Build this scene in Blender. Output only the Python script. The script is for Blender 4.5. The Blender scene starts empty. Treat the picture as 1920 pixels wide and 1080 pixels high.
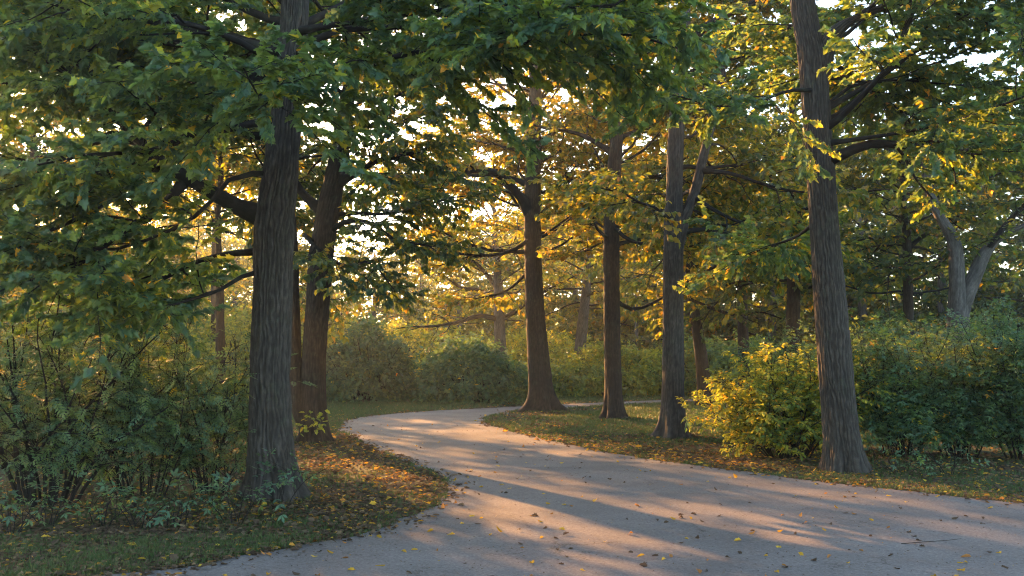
import bpy, math, random
import numpy as np

# ------------------------------------------------------------------ camera, light, exposure
S = bpy.context.scene
COL = S.collection
R = math.radians
CAM_H, PITCH, FPX = 1.65, math.atan(135 / 1867), 1867.0
SUN_AZ, SUN_EL = R(29.0), R(14.5)      # azimuth to the left of the view direction, elevation

cam_data = bpy.data.cameras.new('camera')
cam_data.lens = 35.0
cam_data.sensor_width = 36.0
cam_data.clip_end = 3000
cam = bpy.data.objects.new('camera', cam_data)
COL.objects.link(cam)
cam.location = (0, 0, CAM_H)
cam.rotation_euler = (R(90) + PITCH, 0, 0)
S.camera = cam

world = bpy.data.worlds.new('World')
S.world = world
world.use_nodes = True
wn = world.node_tree
sky = wn.nodes.new('ShaderNodeTexSky')
sky.sky_type = 'NISHITA'
sky.sun_disc = False
sky.sun_elevation = SUN_EL
sky.sun_rotation = -SUN_AZ
sky.air_density = 1.0
sky.dust_density = 1.5
bgn = wn.nodes['Background']
bgn.inputs['Strength'].default_value = 0.15
wn.links.new(sky.outputs['Color'], bgn.inputs['Color'])

sun_data = bpy.data.lights.new('sun', 'SUN')
sun_data.energy = 5.0
sun_data.angle = R(0.5)
sun_data.color = (1.0, 0.47, 0.15)
sun = bpy.data.objects.new('sun', sun_data)
COL.objects.link(sun)
sun.rotation_euler = (R(90) - SUN_EL, 0, R(180) + SUN_AZ)   # checked below by its direction

S.view_settings.view_transform = 'Standard'
S.view_settings.look = 'None'
S.view_settings.gamma = 1.0
S.view_settings.exposure = 2.35
S.cycles.use_denoising = True
S.cycles.use_adaptive_sampling = False
S.cycles.filter_width = 1.15
S.cycles.max_bounces = 8
S.cycles.diffuse_bounces = 5
S.cycles.glossy_bounces = 2
S.cycles.transmission_bounces = 5
S.cycles.volume_bounces = 0
S.cycles.sample_clamp_indirect = 4.0

# direction towards the sun, and turn the lamp so that its -Z looks away from it
from mathutils import Vector
TO_SUN = Vector((-math.sin(SUN_AZ) * math.cos(SUN_EL), math.cos(SUN_AZ) * math.cos(SUN_EL), math.sin(SUN_EL)))
sun.rotation_euler = TO_SUN.to_track_quat('Z', 'Y').to_euler()

rng = np.random.default_rng(11)
CP, SP = math.cos(PITCH), math.sin(PITCH)


# ------------------------------------------------------------------ helpers: photo measurements -> metres
def ray(px, py):
    x = (px - 960) / FPX
    y = (540 - py) / FPX
    return np.array([x, CP - y * SP, SP + y * CP])


def ground(px, py, z=0.0):
    d = ray(px, py)
    t = (z - CAM_H) / d[2]
    return np.array([d[0] * t, d[1] * t, z])


def at(px, py, Y):
    d = ray(px, py)
    t = Y / d[1]
    return np.array([d[0] * t, Y, CAM_H + d[2] * t])


def tag(o, label=None, cat=None, group=None, kind=None):
    if label: o['label'] = label
    if cat: o['category'] = cat
    if group: o['group'] = group
    if kind: o['kind'] = kind
    return o


def empty(name, loc, label, cat, group=None):
    o = bpy.data.objects.new(name, None)
    o.empty_display_size = 0.3
    COL.objects.link(o)
    o.location = [float(v) for v in loc]
    return tag(o, label, cat, group)


def make_mesh(name, V, loops, sizes, mats, uv=None, attrs=None, matidx=None, smooth=True):
    me = bpy.data.meshes.new(name)
    V = np.ascontiguousarray(V, dtype=np.float32)
    loops = np.ascontiguousarray(loops, dtype=np.int32)
    sizes = np.ascontiguousarray(sizes, dtype=np.int32)
    me.vertices.add(len(V)); me.vertices.foreach_set('co', V.ravel())
    me.loops.add(len(loops)); me.loops.foreach_set('vertex_index', loops)
    me.polygons.add(len(sizes))
    starts = np.concatenate([[0], np.cumsum(sizes)[:-1]]).astype(np.int32)
    me.polygons.foreach_set('loop_start', starts)
    me.polygons.foreach_set('loop_total', sizes)
    me.polygons.foreach_set('use_smooth', np.full(len(sizes), smooth, dtype=bool))
    if matidx is not None:
        me.polygons.foreach_set('material_index', np.ascontiguousarray(matidx, dtype=np.int32))
    if uv is not None:
        l = me.uv_layers.new(name='UVMap')
        l.data.foreach_set('uv', np.ascontiguousarray(uv, dtype=np.float32).ravel())
    for k, a in (attrs or {}).items():
        at_ = me.attributes.new(k, 'FLOAT', 'POINT')
        at_.data.foreach_set('value', np.ascontiguousarray(a, dtype=np.float32))
    for m in (mats if isinstance(mats, (list, tuple)) else [mats]):
        me.materials.append(m)
    me.update(calc_edges=True)
    return me


def link(name, me, parent=None, loc=None):
    o = bpy.data.objects.new(name, me)
    COL.objects.link(o)
    if parent is not None:
        o.parent = parent
    if loc is not None:
        o.location = [float(v) for v in loc]
    return o


def norm(a):
    return a / np.maximum(np.linalg.norm(a, axis=-1, keepdims=True), 1e-9)


_tables = {}


def vnoise(x, y, perx, seed):
    """value noise, periodic in x"""
    key = (perx, seed)
    if key not in _tables:
        _tables[key] = np.random.default_rng(seed).random((perx, 512))
    t = _tables[key]
    xi = np.floor(x).astype(int); yi = np.floor(y).astype(int)
    fx = x - xi; fy = y - yi
    fx = fx * fx * (3 - 2 * fx); fy = fy * fy * (3 - 2 * fy)
    a = t[xi % perx, yi % 512]; b = t[(xi + 1) % perx, yi % 512]
    c = t[xi % perx, (yi + 1) % 512]; d = t[(xi + 1) % perx, (yi + 1) % 512]
    return (a * (1 - fx) + b * fx) * (1 - fy) + (c * (1 - fx) + d * fx) * fy


# ------------------------------------------------------------------ materials
def mat(name):
    m = bpy.data.materials.new(name)
    m.use_nodes = True
    nt = m.node_tree
    nt.nodes.clear()
    out = nt.nodes.new('ShaderNodeOutputMaterial')
    return m, nt, out


def N(nt, typ, ins=None, **kw):
    n = nt.nodes.new(typ)
    for k, v in kw.items():
        setattr(n, k, v)
    for k, v in (ins or {}).items():
        if hasattr(v, 'is_output') or isinstance(v, bpy.types.NodeSocket):
            nt.links.new(v, n.inputs[k])
        else:
            n.inputs[k].default_value = v
    return n


def ramp(nt, fac, stops, interp='LINEAR'):
    n = nt.nodes.new('ShaderNodeValToRGB')
    cr = n.color_ramp
    cr.interpolation = interp
    while len(cr.elements) < len(stops):
        cr.elements.new(0.5)
    for e, (p, c) in zip(cr.elements, stops):
        e.position = p
        e.color = (*c, 1) if len(c) == 3 else c
    nt.links.new(fac, n.inputs['Fac'])
    return n.outputs['Color']


def leaf_material(name, trans=0.5, rough=0.42, spec=0.5, gain=1.0):
    m, nt, out = mat(name)
    tint = N(nt, 'ShaderNodeAttribute', attribute_name='tint').outputs['Fac']
    var = N(nt, 'ShaderNodeAttribute', attribute_name='var').outputs['Fac']
    refl = ramp(nt, tint, [(0, (.036, .071, .046)), (.35, (.060, .094, .028)), (.6, (.15, .145, .020)),
                           (.8, (.30, .20, .022)), (1, (.33, .13, .022))])
    tran = ramp(nt, tint, [(0, (.085, .145, .034)), (.35, (.24, .28, .026)), (.6, (.48, .42, .025)),
                           (.8, (.66, .44, .025)), (1, (.60, .26, .020))])
    vmul = N(nt, 'ShaderNodeMapRange', {'Value': var, 'To Min': .65 * gain, 'To Max': 1.3 * gain}).outputs[0]
    rc = N(nt, 'ShaderNodeVectorMath', {0: refl, 'Scale': vmul}, operation='SCALE').outputs[0]
    tc = N(nt, 'ShaderNodeVectorMath', {0: tran, 'Scale': vmul}, operation='SCALE').outputs[0]
    p = N(nt, 'ShaderNodeBsdfPrincipled', {'Base Color': rc, 'Roughness': rough, 'Specular IOR Level': spec})
    t = N(nt, 'ShaderNodeBsdfTranslucent', {'Color': tc})
    mx = N(nt, 'ShaderNodeMixShader', {'Fac': trans, 1: p.outputs[0], 2: t.outputs[0]})
    nt.links.new(mx.outputs[0], out.inputs['Surface'])
    return m


def bark_material(name, c0, c1, c2, sx=22, sy=5, bump=.5):
    m, nt, out = mat(name)
    uv = N(nt, 'ShaderNodeUVMap').outputs[0]
    mp = N(nt, 'ShaderNodeMapping', {'Vector': uv, 'Scale': (sx * 1.6, sy * 1.6, 1)}).outputs[0]
    n1 = N(nt, 'ShaderNodeTexNoise', {'Vector': mp, 'Scale': 1.0, 'Detail': 5, 'Roughness': .65})
    n2 = N(nt, 'ShaderNodeTexNoise', {'Vector': uv, 'Scale': 1.3, 'Detail': 3})
    n3 = N(nt, 'ShaderNodeTexNoise', {'Vector': uv, 'Scale': 90, 'Detail': 3})
    col = ramp(nt, n1.outputs['Fac'], [(.3, c0), (.52, c1), (.72, c2)])
    shade = N(nt, 'ShaderNodeMapRange', {'Value': n2.outputs['Fac'], 'From Min': .3, 'From Max': .7, 'To Min': .85, 'To Max': 1.15}).outputs[0]
    col = N(nt, 'ShaderNodeVectorMath', {0: col, 'Scale': shade}, operation='SCALE').outputs[0]
    # thin grey-green lichen in patches
    lich = ramp(nt, N(nt, 'ShaderNodeTexNoise', {'Vector': uv, 'Scale': 3.5, 'Detail': 6, 'Roughness': .7}).outputs['Fac'],
                [(.55, (0, 0, 0)), (.72, (.5, .5, .5))])
    col = N(nt, 'ShaderNodeMix', {0: lich, 6: col, 7: (.075, .085, .055, 1)}, data_type='RGBA').outputs[2]
    # weathered ridges paler than furrow cork, with crevice shade deepened in the colour
    rd = N(nt, 'ShaderNodeAttribute', attribute_name='ridge').outputs['Fac']
    rs = N(nt, 'ShaderNodeMapRange', {'Value': rd, 'From Min': 0, 'From Max': 1, 'To Min': .62, 'To Max': 1.5}).outputs[0]
    col = N(nt, 'ShaderNodeVectorMath', {0: col, 'Scale': rs}, operation='SCALE').outputs[0]
    h = N(nt, 'ShaderNodeMath', {0: n1.outputs['Fac'], 1: n3.outputs['Fac']}, operation='ADD').outputs[0]
    b = N(nt, 'ShaderNodeBump', {'Height': h, 'Strength': bump, 'Distance': .02}).outputs[0]
    p = N(nt, 'ShaderNodeBsdfPrincipled', {'Base Color': col, 'Roughness': .85, 'Specular IOR Level': .25, 'Normal': b})
    nt.links.new(p.outputs[0], out.inputs['Surface'])
    return m


M = {}
M['leaf'] = leaf_material('leaf', trans=.46, gain=1.12)
M['leaf_near'] = leaf_material('leaf_near', trans=.48, gain=1.9, rough=.45, spec=.5)
M['leaf_far'] = leaf_material('leaf_far', trans=.56, gain=1.05)
M['shrub_leaf'] = leaf_material('shrub_leaf', trans=.35, gain=2.1, spec=.25, rough=.55)
M['bark'] = bark_material('bark', (.031, .0255, .021), (.050, .0425, .0355), (.076, .066, .057))
M['bark_brown'] = bark_material('bark_brown', (.022, .0155, .011), (.036, .0255, .019), (.056, .040, .030))
M['bark_grey'] = bark_material('bark_grey', (.052, .046, .040), (.092, .083, .074), (.136, .124, .110))
M['twig'] = bark_material('twig', (.016, .013, .011), (.027, .022, .018), (.045, .037, .03), bump=.2)


def litter_material():
    m, nt, out = mat('leaf_litter')
    tint = N(nt, 'ShaderNodeAttribute', attribute_name='tint').outputs['Fac']
    var = N(nt, 'ShaderNodeAttribute', attribute_name='var').outputs['Fac']
    c = ramp(nt, tint, [(0, (.085, .058, .040)), (.35, (.175, .122, .076)), (.55, (.28, .20, .11)), (.7, (.46, .20, .05)),
                        (.85, (.58, .33, .04)), (1, (.62, .44, .06))])
    vmul = N(nt, 'ShaderNodeMapRange', {'Value': var, 'To Min': .6, 'To Max': 1.25}).outputs[0]
    c = N(nt, 'ShaderNodeVectorMath', {0: c, 'Scale': vmul}, operation='SCALE').outputs[0]
    p = N(nt, 'ShaderNodeBsdfPrincipled', {'Base Color': c, 'Roughness': .8, 'Specular IOR Level': .12})
    t = N(nt, 'ShaderNodeBsdfTranslucent', {'Color': c})
    mx = N(nt, 'ShaderNodeMixShader', {'Fac': .42, 1: p.outputs[0], 2: t.outputs[0]})
    nt.links.new(mx.outputs[0], out.inputs['Surface'])
    return m


def grass_material():
    m, nt, out = mat('grass_blade')
    var = N(nt, 'ShaderNodeAttribute', attribute_name='var').outputs['Fac']
    c = ramp(nt, var, [(0, (.052, .092, .030)), (.6, (.090, .130, .036)), (.85, (.15, .15, .048)), (1, (.24, .20, .09))])
    p = N(nt, 'ShaderNodeBsdfPrincipled', {'Base Color': c, 'Roughness': .5, 'Specular IOR Level': .35})
    t = N(nt, 'ShaderNodeBsdfTranslucent', {'Color': c})
    mx = N(nt, 'ShaderNodeMixShader', {'Fac': .4, 1: p.outputs[0], 2: t.outputs[0]})
    nt.links.new(mx.outputs[0], out.inputs['Surface'])
    return m


def ground_material():
    m, nt, out = mat('park_ground')
    co = N(nt, 'ShaderNodeTexCoord').outputs['Object']
    n1 = N(nt, 'ShaderNodeTexNoise', {'Vector': co, 'Scale': .55, 'Detail': 6, 'Roughness': .6})
    n2 = N(nt, 'ShaderNodeTexNoise', {'Vector': co, 'Scale': 9, 'Detail': 6, 'Roughness': .7})
    n3 = N(nt, 'ShaderNodeTexNoise', {'Vector': co, 'Scale': 60, 'Detail': 4, 'Roughness': .7})
    soil = ramp(nt, n2.outputs['Fac'], [(.3, (.045, .030, .020)), (.55, (.085, .060, .038)), (.75, (.13, .092, .055))])
    gr = ramp(nt, n3.outputs['Fac'], [(.3, (.035, .058, .018)), (.55, (.07, .095, .028)), (.75, (.13, .125, .045))])
    f = N(nt, 'ShaderNodeMath', {0: n1.outputs['Fac'], 1: n2.outputs['Fac']}, operation='ADD').outputs[0]
    f = N(nt, 'ShaderNodeMapRange', {'Value': f, 'From Min': .85, 'From Max': 1.1}).outputs[0]
    c = N(nt, 'ShaderNodeMix', {0: f, 6: soil, 7: gr}, data_type='RGBA').outputs[2]
    h = N(nt, 'ShaderNodeMath', {0: n2.outputs['Fac'], 1: n3.outputs['Fac']}, operation='ADD').outputs[0]
    b = N(nt, 'ShaderNodeBump', {'Height': h, 'Strength': .8, 'Distance': .04}).outputs[0]
    p = N(nt, 'ShaderNodeBsdfPrincipled', {'Base Color': c, 'Roughness': .9, 'Specular IOR Level': .15, 'Normal': b})
    nt.links.new(p.outputs[0], out.inputs['Surface'])
    return m


def path_material():
    m, nt, out = mat('path_asphalt')
    co = N(nt, 'ShaderNodeTexCoord').outputs['Object']
    n1 = N(nt, 'ShaderNodeTexNoise', {'Vector': co, 'Scale': .8, 'Detail': 5, 'Roughness': .6})
    n2 = N(nt, 'ShaderNodeTexNoise', {'Vector': co, 'Scale': 34, 'Detail': 7, 'Roughness': .9})
    v = N(nt, 'ShaderNodeTexVoronoi', {'Vector': co, 'Scale': 95})
    n4 = N(nt, 'ShaderNodeTexNoise', {'Vector': co, 'Scale': 14, 'Detail': 5, 'Roughness': .7})
    c = ramp(nt, n2.outputs['Fac'], [(.30, (.062, .056, .051)), (.5, (.165, .149, .136)), (.70, (.305, .281, .256))])
    big = N(nt, 'ShaderNodeMapRange', {'Value': n1.outputs['Fac'], 'From Min': .3, 'From Max': .7, 'To Min': .74, 'To Max': 1.16}).outputs[0]
    c = N(nt, 'ShaderNodeVectorMath', {0: c, 'Scale': big}, operation='SCALE').outputs[0]
    st = N(nt, 'ShaderNodeMapRange', {'Value': n4.outputs['Fac'], 'From Min': .35, 'From Max': .7, 'To Min': .86, 'To Max': 1.08}).outputs[0]
    c = N(nt, 'ShaderNodeVectorMath', {0: c, 'Scale': st}, operation='SCALE').outputs[0]
    # hairline cracks, only in some areas
    wob = N(nt, 'ShaderNodeTexNoise', {'Vector': co, 'Scale': 2.5, 'Detail': 6, 'Roughness': .7})
    wco = N(nt, 'ShaderNodeVectorMath', {0: co, 1: N(nt, 'ShaderNodeVectorMath', {0: wob.outputs['Color'], 'Scale': .55}, operation='SCALE').outputs[0]}, operation='ADD').outputs[0]
    vc = N(nt, 'ShaderNodeTexVoronoi', {'Vector': wco, 'Scale': .55}, feature='DISTANCE_TO_EDGE')
    crack = N(nt, 'ShaderNodeMapRange', {'Value': vc.outputs['Distance'], 'From Min': .002, 'From Max': .007, 'To Min': 1, 'To Max': 0}).outputs[0]
    cm = N(nt, 'ShaderNodeMapRange', {'Value': N(nt, 'ShaderNodeTexNoise', {'Vector': co, 'Scale': .9, 'Detail': 2}).outputs['Fac'], 'From Min': .49, 'From Max': .56}).outputs[0]
    crack = N(nt, 'ShaderNodeMath', {0: crack, 1: cm}, operation='MULTIPLY').outputs[0]
    crack = N(nt, 'ShaderNodeMath', {0: crack, 1: .7}, operation='MULTIPLY').outputs[0]
    c = N(nt, 'ShaderNodeMix', {0: crack, 6: c, 7: (.06, .05, .04, 1)}, data_type='RGBA').outputs[2]
    h = N(nt, 'ShaderNodeMath', {0: n2.outputs['Fac'], 1: v.outputs['Distance']}, operation='ADD').outputs[0]
    b = N(nt, 'ShaderNodeBump', {'Height': h, 'Strength': .35, 'Distance': .006}).outputs[0]
    b = N(nt, 'ShaderNodeBump', {'Height': n4.outputs['Fac'], 'Strength': .25, 'Distance': .03, 'Normal': b}).outputs[0]
    p = N(nt, 'ShaderNodeBsdfPrincipled', {'Base Color': c, 'Roughness': .8, 'Specular IOR Level': .25, 'Normal': b})
    nt.links.new(p.outputs[0], out.inputs['Surface'])
    return m


M['litter'] = litter_material()
M['grass'] = grass_material()
M['ground'] = ground_material()
M['path'] = path_material()

# ------------------------------------------------------------------ ground and path
gv = np.array([[-600, -600, 0], [600, -600, 0], [600, 600, 0], [-600, 600, 0]], float)
tag(link('ground', make_mesh('ground', gv, [0, 1, 2, 3], [4], M['ground'])), kind='structure')

EDGE_L = [(190, 1080), (400, 1050), (560, 1025), (680, 1000), (770, 968), (825, 940), (846, 917), (822, 892), (770, 870),
          (700, 840), (652, 818), (634, 803), (650, 789), (705, 779), (800, 771), (900, 766), (1000, 761), (1100, 756), (1310, 748), (1500, 743)]
EDGE_R = [(1500, 748), (1310, 753), (1150, 760), (1070, 765), (985, 771), (930, 780), (910, 789), (925, 799), (1000, 818), (1100, 840),
          (1200, 858), (1330, 876), (1500, 898), (1700, 920), (1920, 943)]


def catmull(P, step):
    P = np.asarray(P, float)
    Q = np.vstack([2 * P[0] - P[1], P, 2 * P[-1] - P[-2]])
    out = []
    for i in range(1, len(Q) - 2):
        k = max(2, int(np.linalg.norm(Q[i + 1] - Q[i]) / step))
        t = np.linspace(0, 1, k, endpoint=False)[:, None]
        p0, p1, p2, p3 = Q[i - 1], Q[i], Q[i + 1], Q[i + 2]
        out.append(.5 * ((2 * p1) + (-p0 + p2) * t + (2 * p0 - 5 * p1 + 4 * p2 - p3) * t ** 2 + (-p0 + 3 * p1 - 3 * p2 + p3) * t ** 3))
    out.append(P[-1:])
    return np.vstack(out)


el = [np.array([-16, 2.0, 0]), np.array([-8, 5.6, 0])] + [ground(*p) for p in EDGE_L] + [np.array([40, 46, 0])]
er = [np.array([40, 42, 0])] + [ground(*p) for p in EDGE_R] + [np.array([9, 10.1, 0]), np.array([16, 8, 0]), np.array([30, 3, 0])]
el = catmull(el, .12); er = catmull(er, .12)


def rag(P, a=.055):
    k = np.arange(len(P))
    P = P.copy()
    P[:, 0] += (vnoise(k * .35, k * 0., 997, 5) - .5) * a * 2
    P[:, 1] += (vnoise(k * .35, k * 0. + 7, 997, 6) - .5) * a * 2
    return P


el = rag(el); er = rag(er)
poly = np.vstack([el, er, [[30, -14, 0]], [[-16, -14, 0]]])
from mathutils.geometry import tessellate_polygon
tris = tessellate_polygon([[Vector(p) for p in poly]])
pv = poly.copy(); pv[:, 2] = .004
tri = np.array(tris)
# face up
a, b, c = pv[tri[:, 0]], pv[tri[:, 1]], pv[tri[:, 2]]
flip = np.cross(b - a, c - a)[:, 2] < 0
tri[flip] = tri[flip][:, ::-1]
tag(link('path', make_mesh('path', pv, tri.ravel(), [3] * len(tri), M['path'], smooth=False)), kind='structure')

PX, PY = poly[:, 0], poly[:, 1]


def in_path(x, y):
    ins = np.zeros(len(x), bool)
    j = len(PX) - 1
    for i in range(len(PX)):
        if PY[i] != PY[j]:
            c_ = ((PY[i] > y) != (PY[j] > y)) & (x < (PX[j] - PX[i]) * (y - PY[i]) / (PY[j] - PY[i]) + PX[i])
            ins ^= c_
        j = i
    return ins


EDGE_PTS = np.vstack([el, er])[:, :2]


def edge_dist(x, y):
    out = np.empty(len(x))
    for s in range(0, len(x), 4000):
        d = (x[s:s + 4000, None] - EDGE_PTS[None, :, 0]) ** 2 + (y[s:s + 4000, None] - EDGE_PTS[None, :, 1]) ** 2
        out[s:s + 4000] = np.sqrt(d.min(1))
    return out


# ------------------------------------------------------------------ tubes and branches
def tube_arrays(P, Rr, s):
    """P (N,n,3) centre lines, Rr (N,n) radii -> verts, quad loops, uv"""
    Nn, n, _ = P.shape
    T = norm(np.gradient(P, axis=1))
    ref = np.zeros((Nn, 1, 3)); ref[..., 2] = 1
    steep = np.abs(T[:, :, 2]).mean(1) > .75
    ref[steep] = (1, 0, 0)
    U = norm(np.cross(T, ref)); W = np.cross(T, U)
    ang = np.arange(s) / s * 2 * np.pi
    V = P[:, :, None, :] + Rr[:, :, None, None] * (np.cos(ang)[:, None] * U[:, :, None, :] + np.sin(ang)[:, None] * W[:, :, None, :])
    base = (np.arange(Nn) * n * s)[:, None, None]
    i = np.arange(n - 1)[None, :, None] * s
    k = np.arange(s)[None, None, :]; k1 = (k + 1) % s
    q = np.stack([base + i + k, base + i + k1, base + i + s + k1, base + i + s + k], -1)
    ln = np.concatenate([np.zeros((Nn, 1)), np.cumsum(np.linalg.norm(np.diff(P, axis=1), axis=2), 1)], 1)
    circ = 2 * np.pi * Rr.mean(1)[:, None, None]
    off = np.random.default_rng(Nn).random((Nn, 1, 1)) * 7
    u0 = np.broadcast_to(circ * k / s + off, (Nn, n - 1, s)); u1 = np.broadcast_to(circ * (k + 1) / s + off, (Nn, n - 1, s))
    v0 = np.broadcast_to(ln[:, :-1, None], (Nn, n - 1, s)); v1 = np.broadcast_to(ln[:, 1:, None], (Nn, n - 1, s))
    uv = np.stack([np.stack([u0, v0], -1), np.stack([u1, v0], -1), np.stack([u1, v1], -1), np.stack([u0, v1], -1)], -2)
    return V.reshape(-1, 3), q.reshape(-1), uv.reshape(-1, 2)


class Buf:
    def __init__(s):
        s.V, s.L, s.U, s.n, s.S = [], [], [], 0, []

    def add(s, V, L, U, size=4):
        if len(V) == 0: return
        s.V.append(V); s.L.append(L + s.n); s.U.append(U); s.S.append(np.full(len(L) // size, size)); s.n += len(V)

    def tubes(s, P, Rr, sides):
        if len(P): s.add(*tube_arrays(P, Rr, sides))

    def mesh(s, name, m):
        return make_mesh(name, np.vstack(s.V), np.concatenate(s.L), np.concatenate(s.S), m, uv=np.vstack(s.U))


def grow_paths(start, d, length, n, wander, trop, g):
    """random-walk centre lines; trop bends them up or down"""
    Nn = len(start)
    P = np.empty((Nn, n, 3)); P[:, 0] = start
    d = norm(d); st = (length / (n - 1))[:, None]
    trop = np.broadcast_to(trop, (Nn,))
    for k in range(1, n):
        P[:, k] = P[:, k - 1] + d * st
        d = d + g.normal(0, wander, (Nn, 3)); d[:, 2] += trop
        d = norm(d)
    return P


def children(P, Rr, L, per_m, t0, t1, ang, len_a, len_b, n, wander, trop, g, rmul=.55, flat=.25, rmin=.004, rise=0.0):
    """side shoots of every path in P; length len_a + len_b * L * (1 - t)"""
    Nn, m, _ = P.shape
    cnt = np.maximum(1, np.round(L * (t1 - t0) * per_m + g.uniform(-.5, .5, Nn))).astype(int)
    idx = np.repeat(np.arange(Nn), cnt)
    j = np.arange(len(idx)) - np.repeat(np.cumsum(cnt) - cnt, cnt)
    t = t0 + (t1 - t0) * (j + g.random(len(idx))) / cnt[idx]
    t = np.clip(t, 0, .999)
    f = t * (m - 1); i = np.floor(f).astype(int); fr = (f - i)[:, None]
    pos = P[idx, i] * (1 - fr) + P[idx, i + 1] * fr
    T = norm(P[idx, i + 1] - P[idx, i])
    rr = Rr[idx, i] * (1 - fr[:, 0]) + Rr[idx, i + 1] * fr[:, 0]
    Z = np.array([0, 0, 1.0])
    side = np.cross(T, Z)
    bad = np.linalg.norm(side, axis=1) < .2
    side[bad] = g.normal(0, 1, (bad.sum(), 3)) * [1, 1, .1]
    side = norm(side)
    up = norm(np.cross(side, T))
    phi = g.normal(0, flat, len(idx)) + np.where((j % 2) == 0, 0, np.pi)
    rad = np.cos(phi)[:, None] * side + np.sin(phi)[:, None] * up
    a = np.radians(g.normal(ang, 9, len(idx)))[:, None]
    d = T * np.cos(a) + rad * np.sin(a); d[:, 2] += rise
    ln = (len_a + len_b * L[idx] * (1 - t)) * g.uniform(.6, 1.25, len(idx))
    C = grow_paths(pos, d, ln, n, wander, trop, g)
    r0 = np.clip(rr * rmul, rmin, .5 * np.maximum(rr, rmin * 2))
    CR = r0[:, None] * np.linspace(1, .35, n)[None, :]
    return C, CR, ln, idx


# ------------------------------------------------------------------ leaves
def half_leaf(outline, fold, curl):
    """outline: half blade as (x,y) from base to tip; -> verts, two faces folded along the midrib"""
    o = np.array(outline, float)
    z = lambda x, y: fold * abs(y) - curl * x * x
    mid = [(0, 0), (1, 0)]
    V = [(0, 0, 0), (1, 0, -curl)]
    up = [(x, y, z(x, y)) for x, y in o]
    dn = [(x, -y, z(x, y)) for x, y in o]
    V += up + dn
    k = len(o)
    f1 = [0, 1] + [2 + i for i in range(k)][::-1]
    f2 = [1, 0] + [2 + k + i for i in range(k)]
    return np.array(V), [f1, f2]


T_MAPLE = half_leaf([(-.04, .17), (.16, .20), (.10, .44), (.34, .34), (.44, .50), (.56, .24), (.76, .20)], .28, .22)
T_OAK = half_leaf([(.18, .20), (.34, .36), (.46, .24), (.66, .32), (.80, .16)], .25, .25)
T_OVAL = half_leaf([(.22, .20), (.5, .27), (.8, .15)], .3, .2)
T_KITE = half_leaf([(.42, .34)], .3, .2)
T_DIA = (np.array([(0, 0, 0), (.45, .36, .08), (1, 0, -.15), (.45, -.36, .08)]), [[0, 3, 2, 1]])


def pinnate(pairs=4, ll=.34):
    V, F = [], []
    def leaflet(x, y, dx, dy, l):
        b = len(V)
        d = np.array([dx, dy, -.22]); d /= np.linalg.norm(d)
        s = np.cross([0, 0, 1.0], d); s /= np.linalg.norm(s)
        p = np.array([x, y, -.15 * x * x])
        V.extend([p, p + d * l * .45 + s * l * .19, p + d * l, p + d * l * .45 - s * l * .19])
        F.append([b, b + 3, b + 2, b + 1])
    for i in range(pairs):
        x = .22 + .62 * i / (pairs - 1) if pairs > 1 else .4
        l = ll * (1 - .12 * abs(i - (pairs - 1) * .4))
        for sg in (1, -1):
            leaflet(x, .0, .62, sg * .85, l)
    leaflet(.88, 0, 1, 0, ll * 1.05)
    return np.array(V), F


T_PIN = pinnate(4, .38)
T_PIN3 = pinnate(2, .52)


def rosette(k=4):
    """a spray of k leaves at a shoot tip"""
    V, F = [], []
    for i in range(k):
        a = (i - (k - 1) / 2) * (2.3 / max(1, k - 1))
        v, f = half_leaf([(.42, .30)], .3, .2)
        v = v * (.9 if i % 2 else 1.0)
        c, s = math.cos(a), math.sin(a)
        v = np.stack([v[:, 0] * c - v[:, 1] * s, v[:, 0] * s + v[:, 1] * c, v[:, 2] - .05 * i], 1)
        b = len(V)
        V += list(v); F += [[b + q for q in fc] for fc in f]
    return np.array(V), F


T_ROS = rosette(4)


def leaf_mesh(name, pos, D, Nrm, size, tmpl, tint, var, m):
    V0, F0 = tmpl
    k = len(V0)
    D = norm(D)
    Sd = norm(np.cross(Nrm, D)); Nn = np.cross(D, Sd)
    s = size[:, None, None]
    V = pos[:, None, :] + s * (V0[None, :, 0:1] * D[:, None] + V0[None, :, 1:2] * Sd[:, None] + V0[None, :, 2:3] * Nn[:, None])
    fl = np.concatenate([np.array(f) for f in F0]); fs = np.array([len(f) for f in F0])
    loops = (fl[None, :] + (np.arange(len(pos)) * k)[:, None]).ravel()
    sizes = np.tile(fs, len(pos))
    return make_mesh(name, V.reshape(-1, 3), loops, sizes, m, attrs={'tint': np.repeat(tint, k), 'var': np.repeat(var, k)}, smooth=False)


def leaves_on(P, L, per_m, g, t0=.1, droop=.35, tilt=.45, sideness=.8):
    """leaf anchors along twigs, alternate, roughly facing the sky"""
    Nn, m, _ = P.shape
    cnt = np.maximum(2, np.round(L * per_m)).astype(int)
    idx = np.repeat(np.arange(Nn), cnt)
    j = np.arange(len(idx)) - np.repeat(np.cumsum(cnt) - cnt, cnt)
    t = np.clip(t0 + (1 - t0) * (j + .5 + g.uniform(-.4, .4, len(idx))) / cnt[idx], 0, .999)
    f = t * (m - 1); i = np.floor(f).astype(int); fr = (f - i)[:, None]
    pos = P[idx, i] * (1 - fr) + P[idx, i + 1] * fr
    T = norm(P[idx, i + 1] - P[idx, i])
    side = norm(np.cross(T, [0, 0, 1.0]) + g.normal(0, .05, T.shape))
    sg = np.where(j % 2 == 0, 1, -1)[:, None] * g.uniform(.4, 1, (len(idx), 1)) * sideness
    D = T * .6 + side * sg + g.normal(0, .22, T.shape); D[:, 2] -= droop * g.uniform(.2, 1.6, len(idx))
    Nr = np.array([0, 0, 1.0]) + g.normal(0, tilt, T.shape)
    return pos, D, Nr, idx


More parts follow.
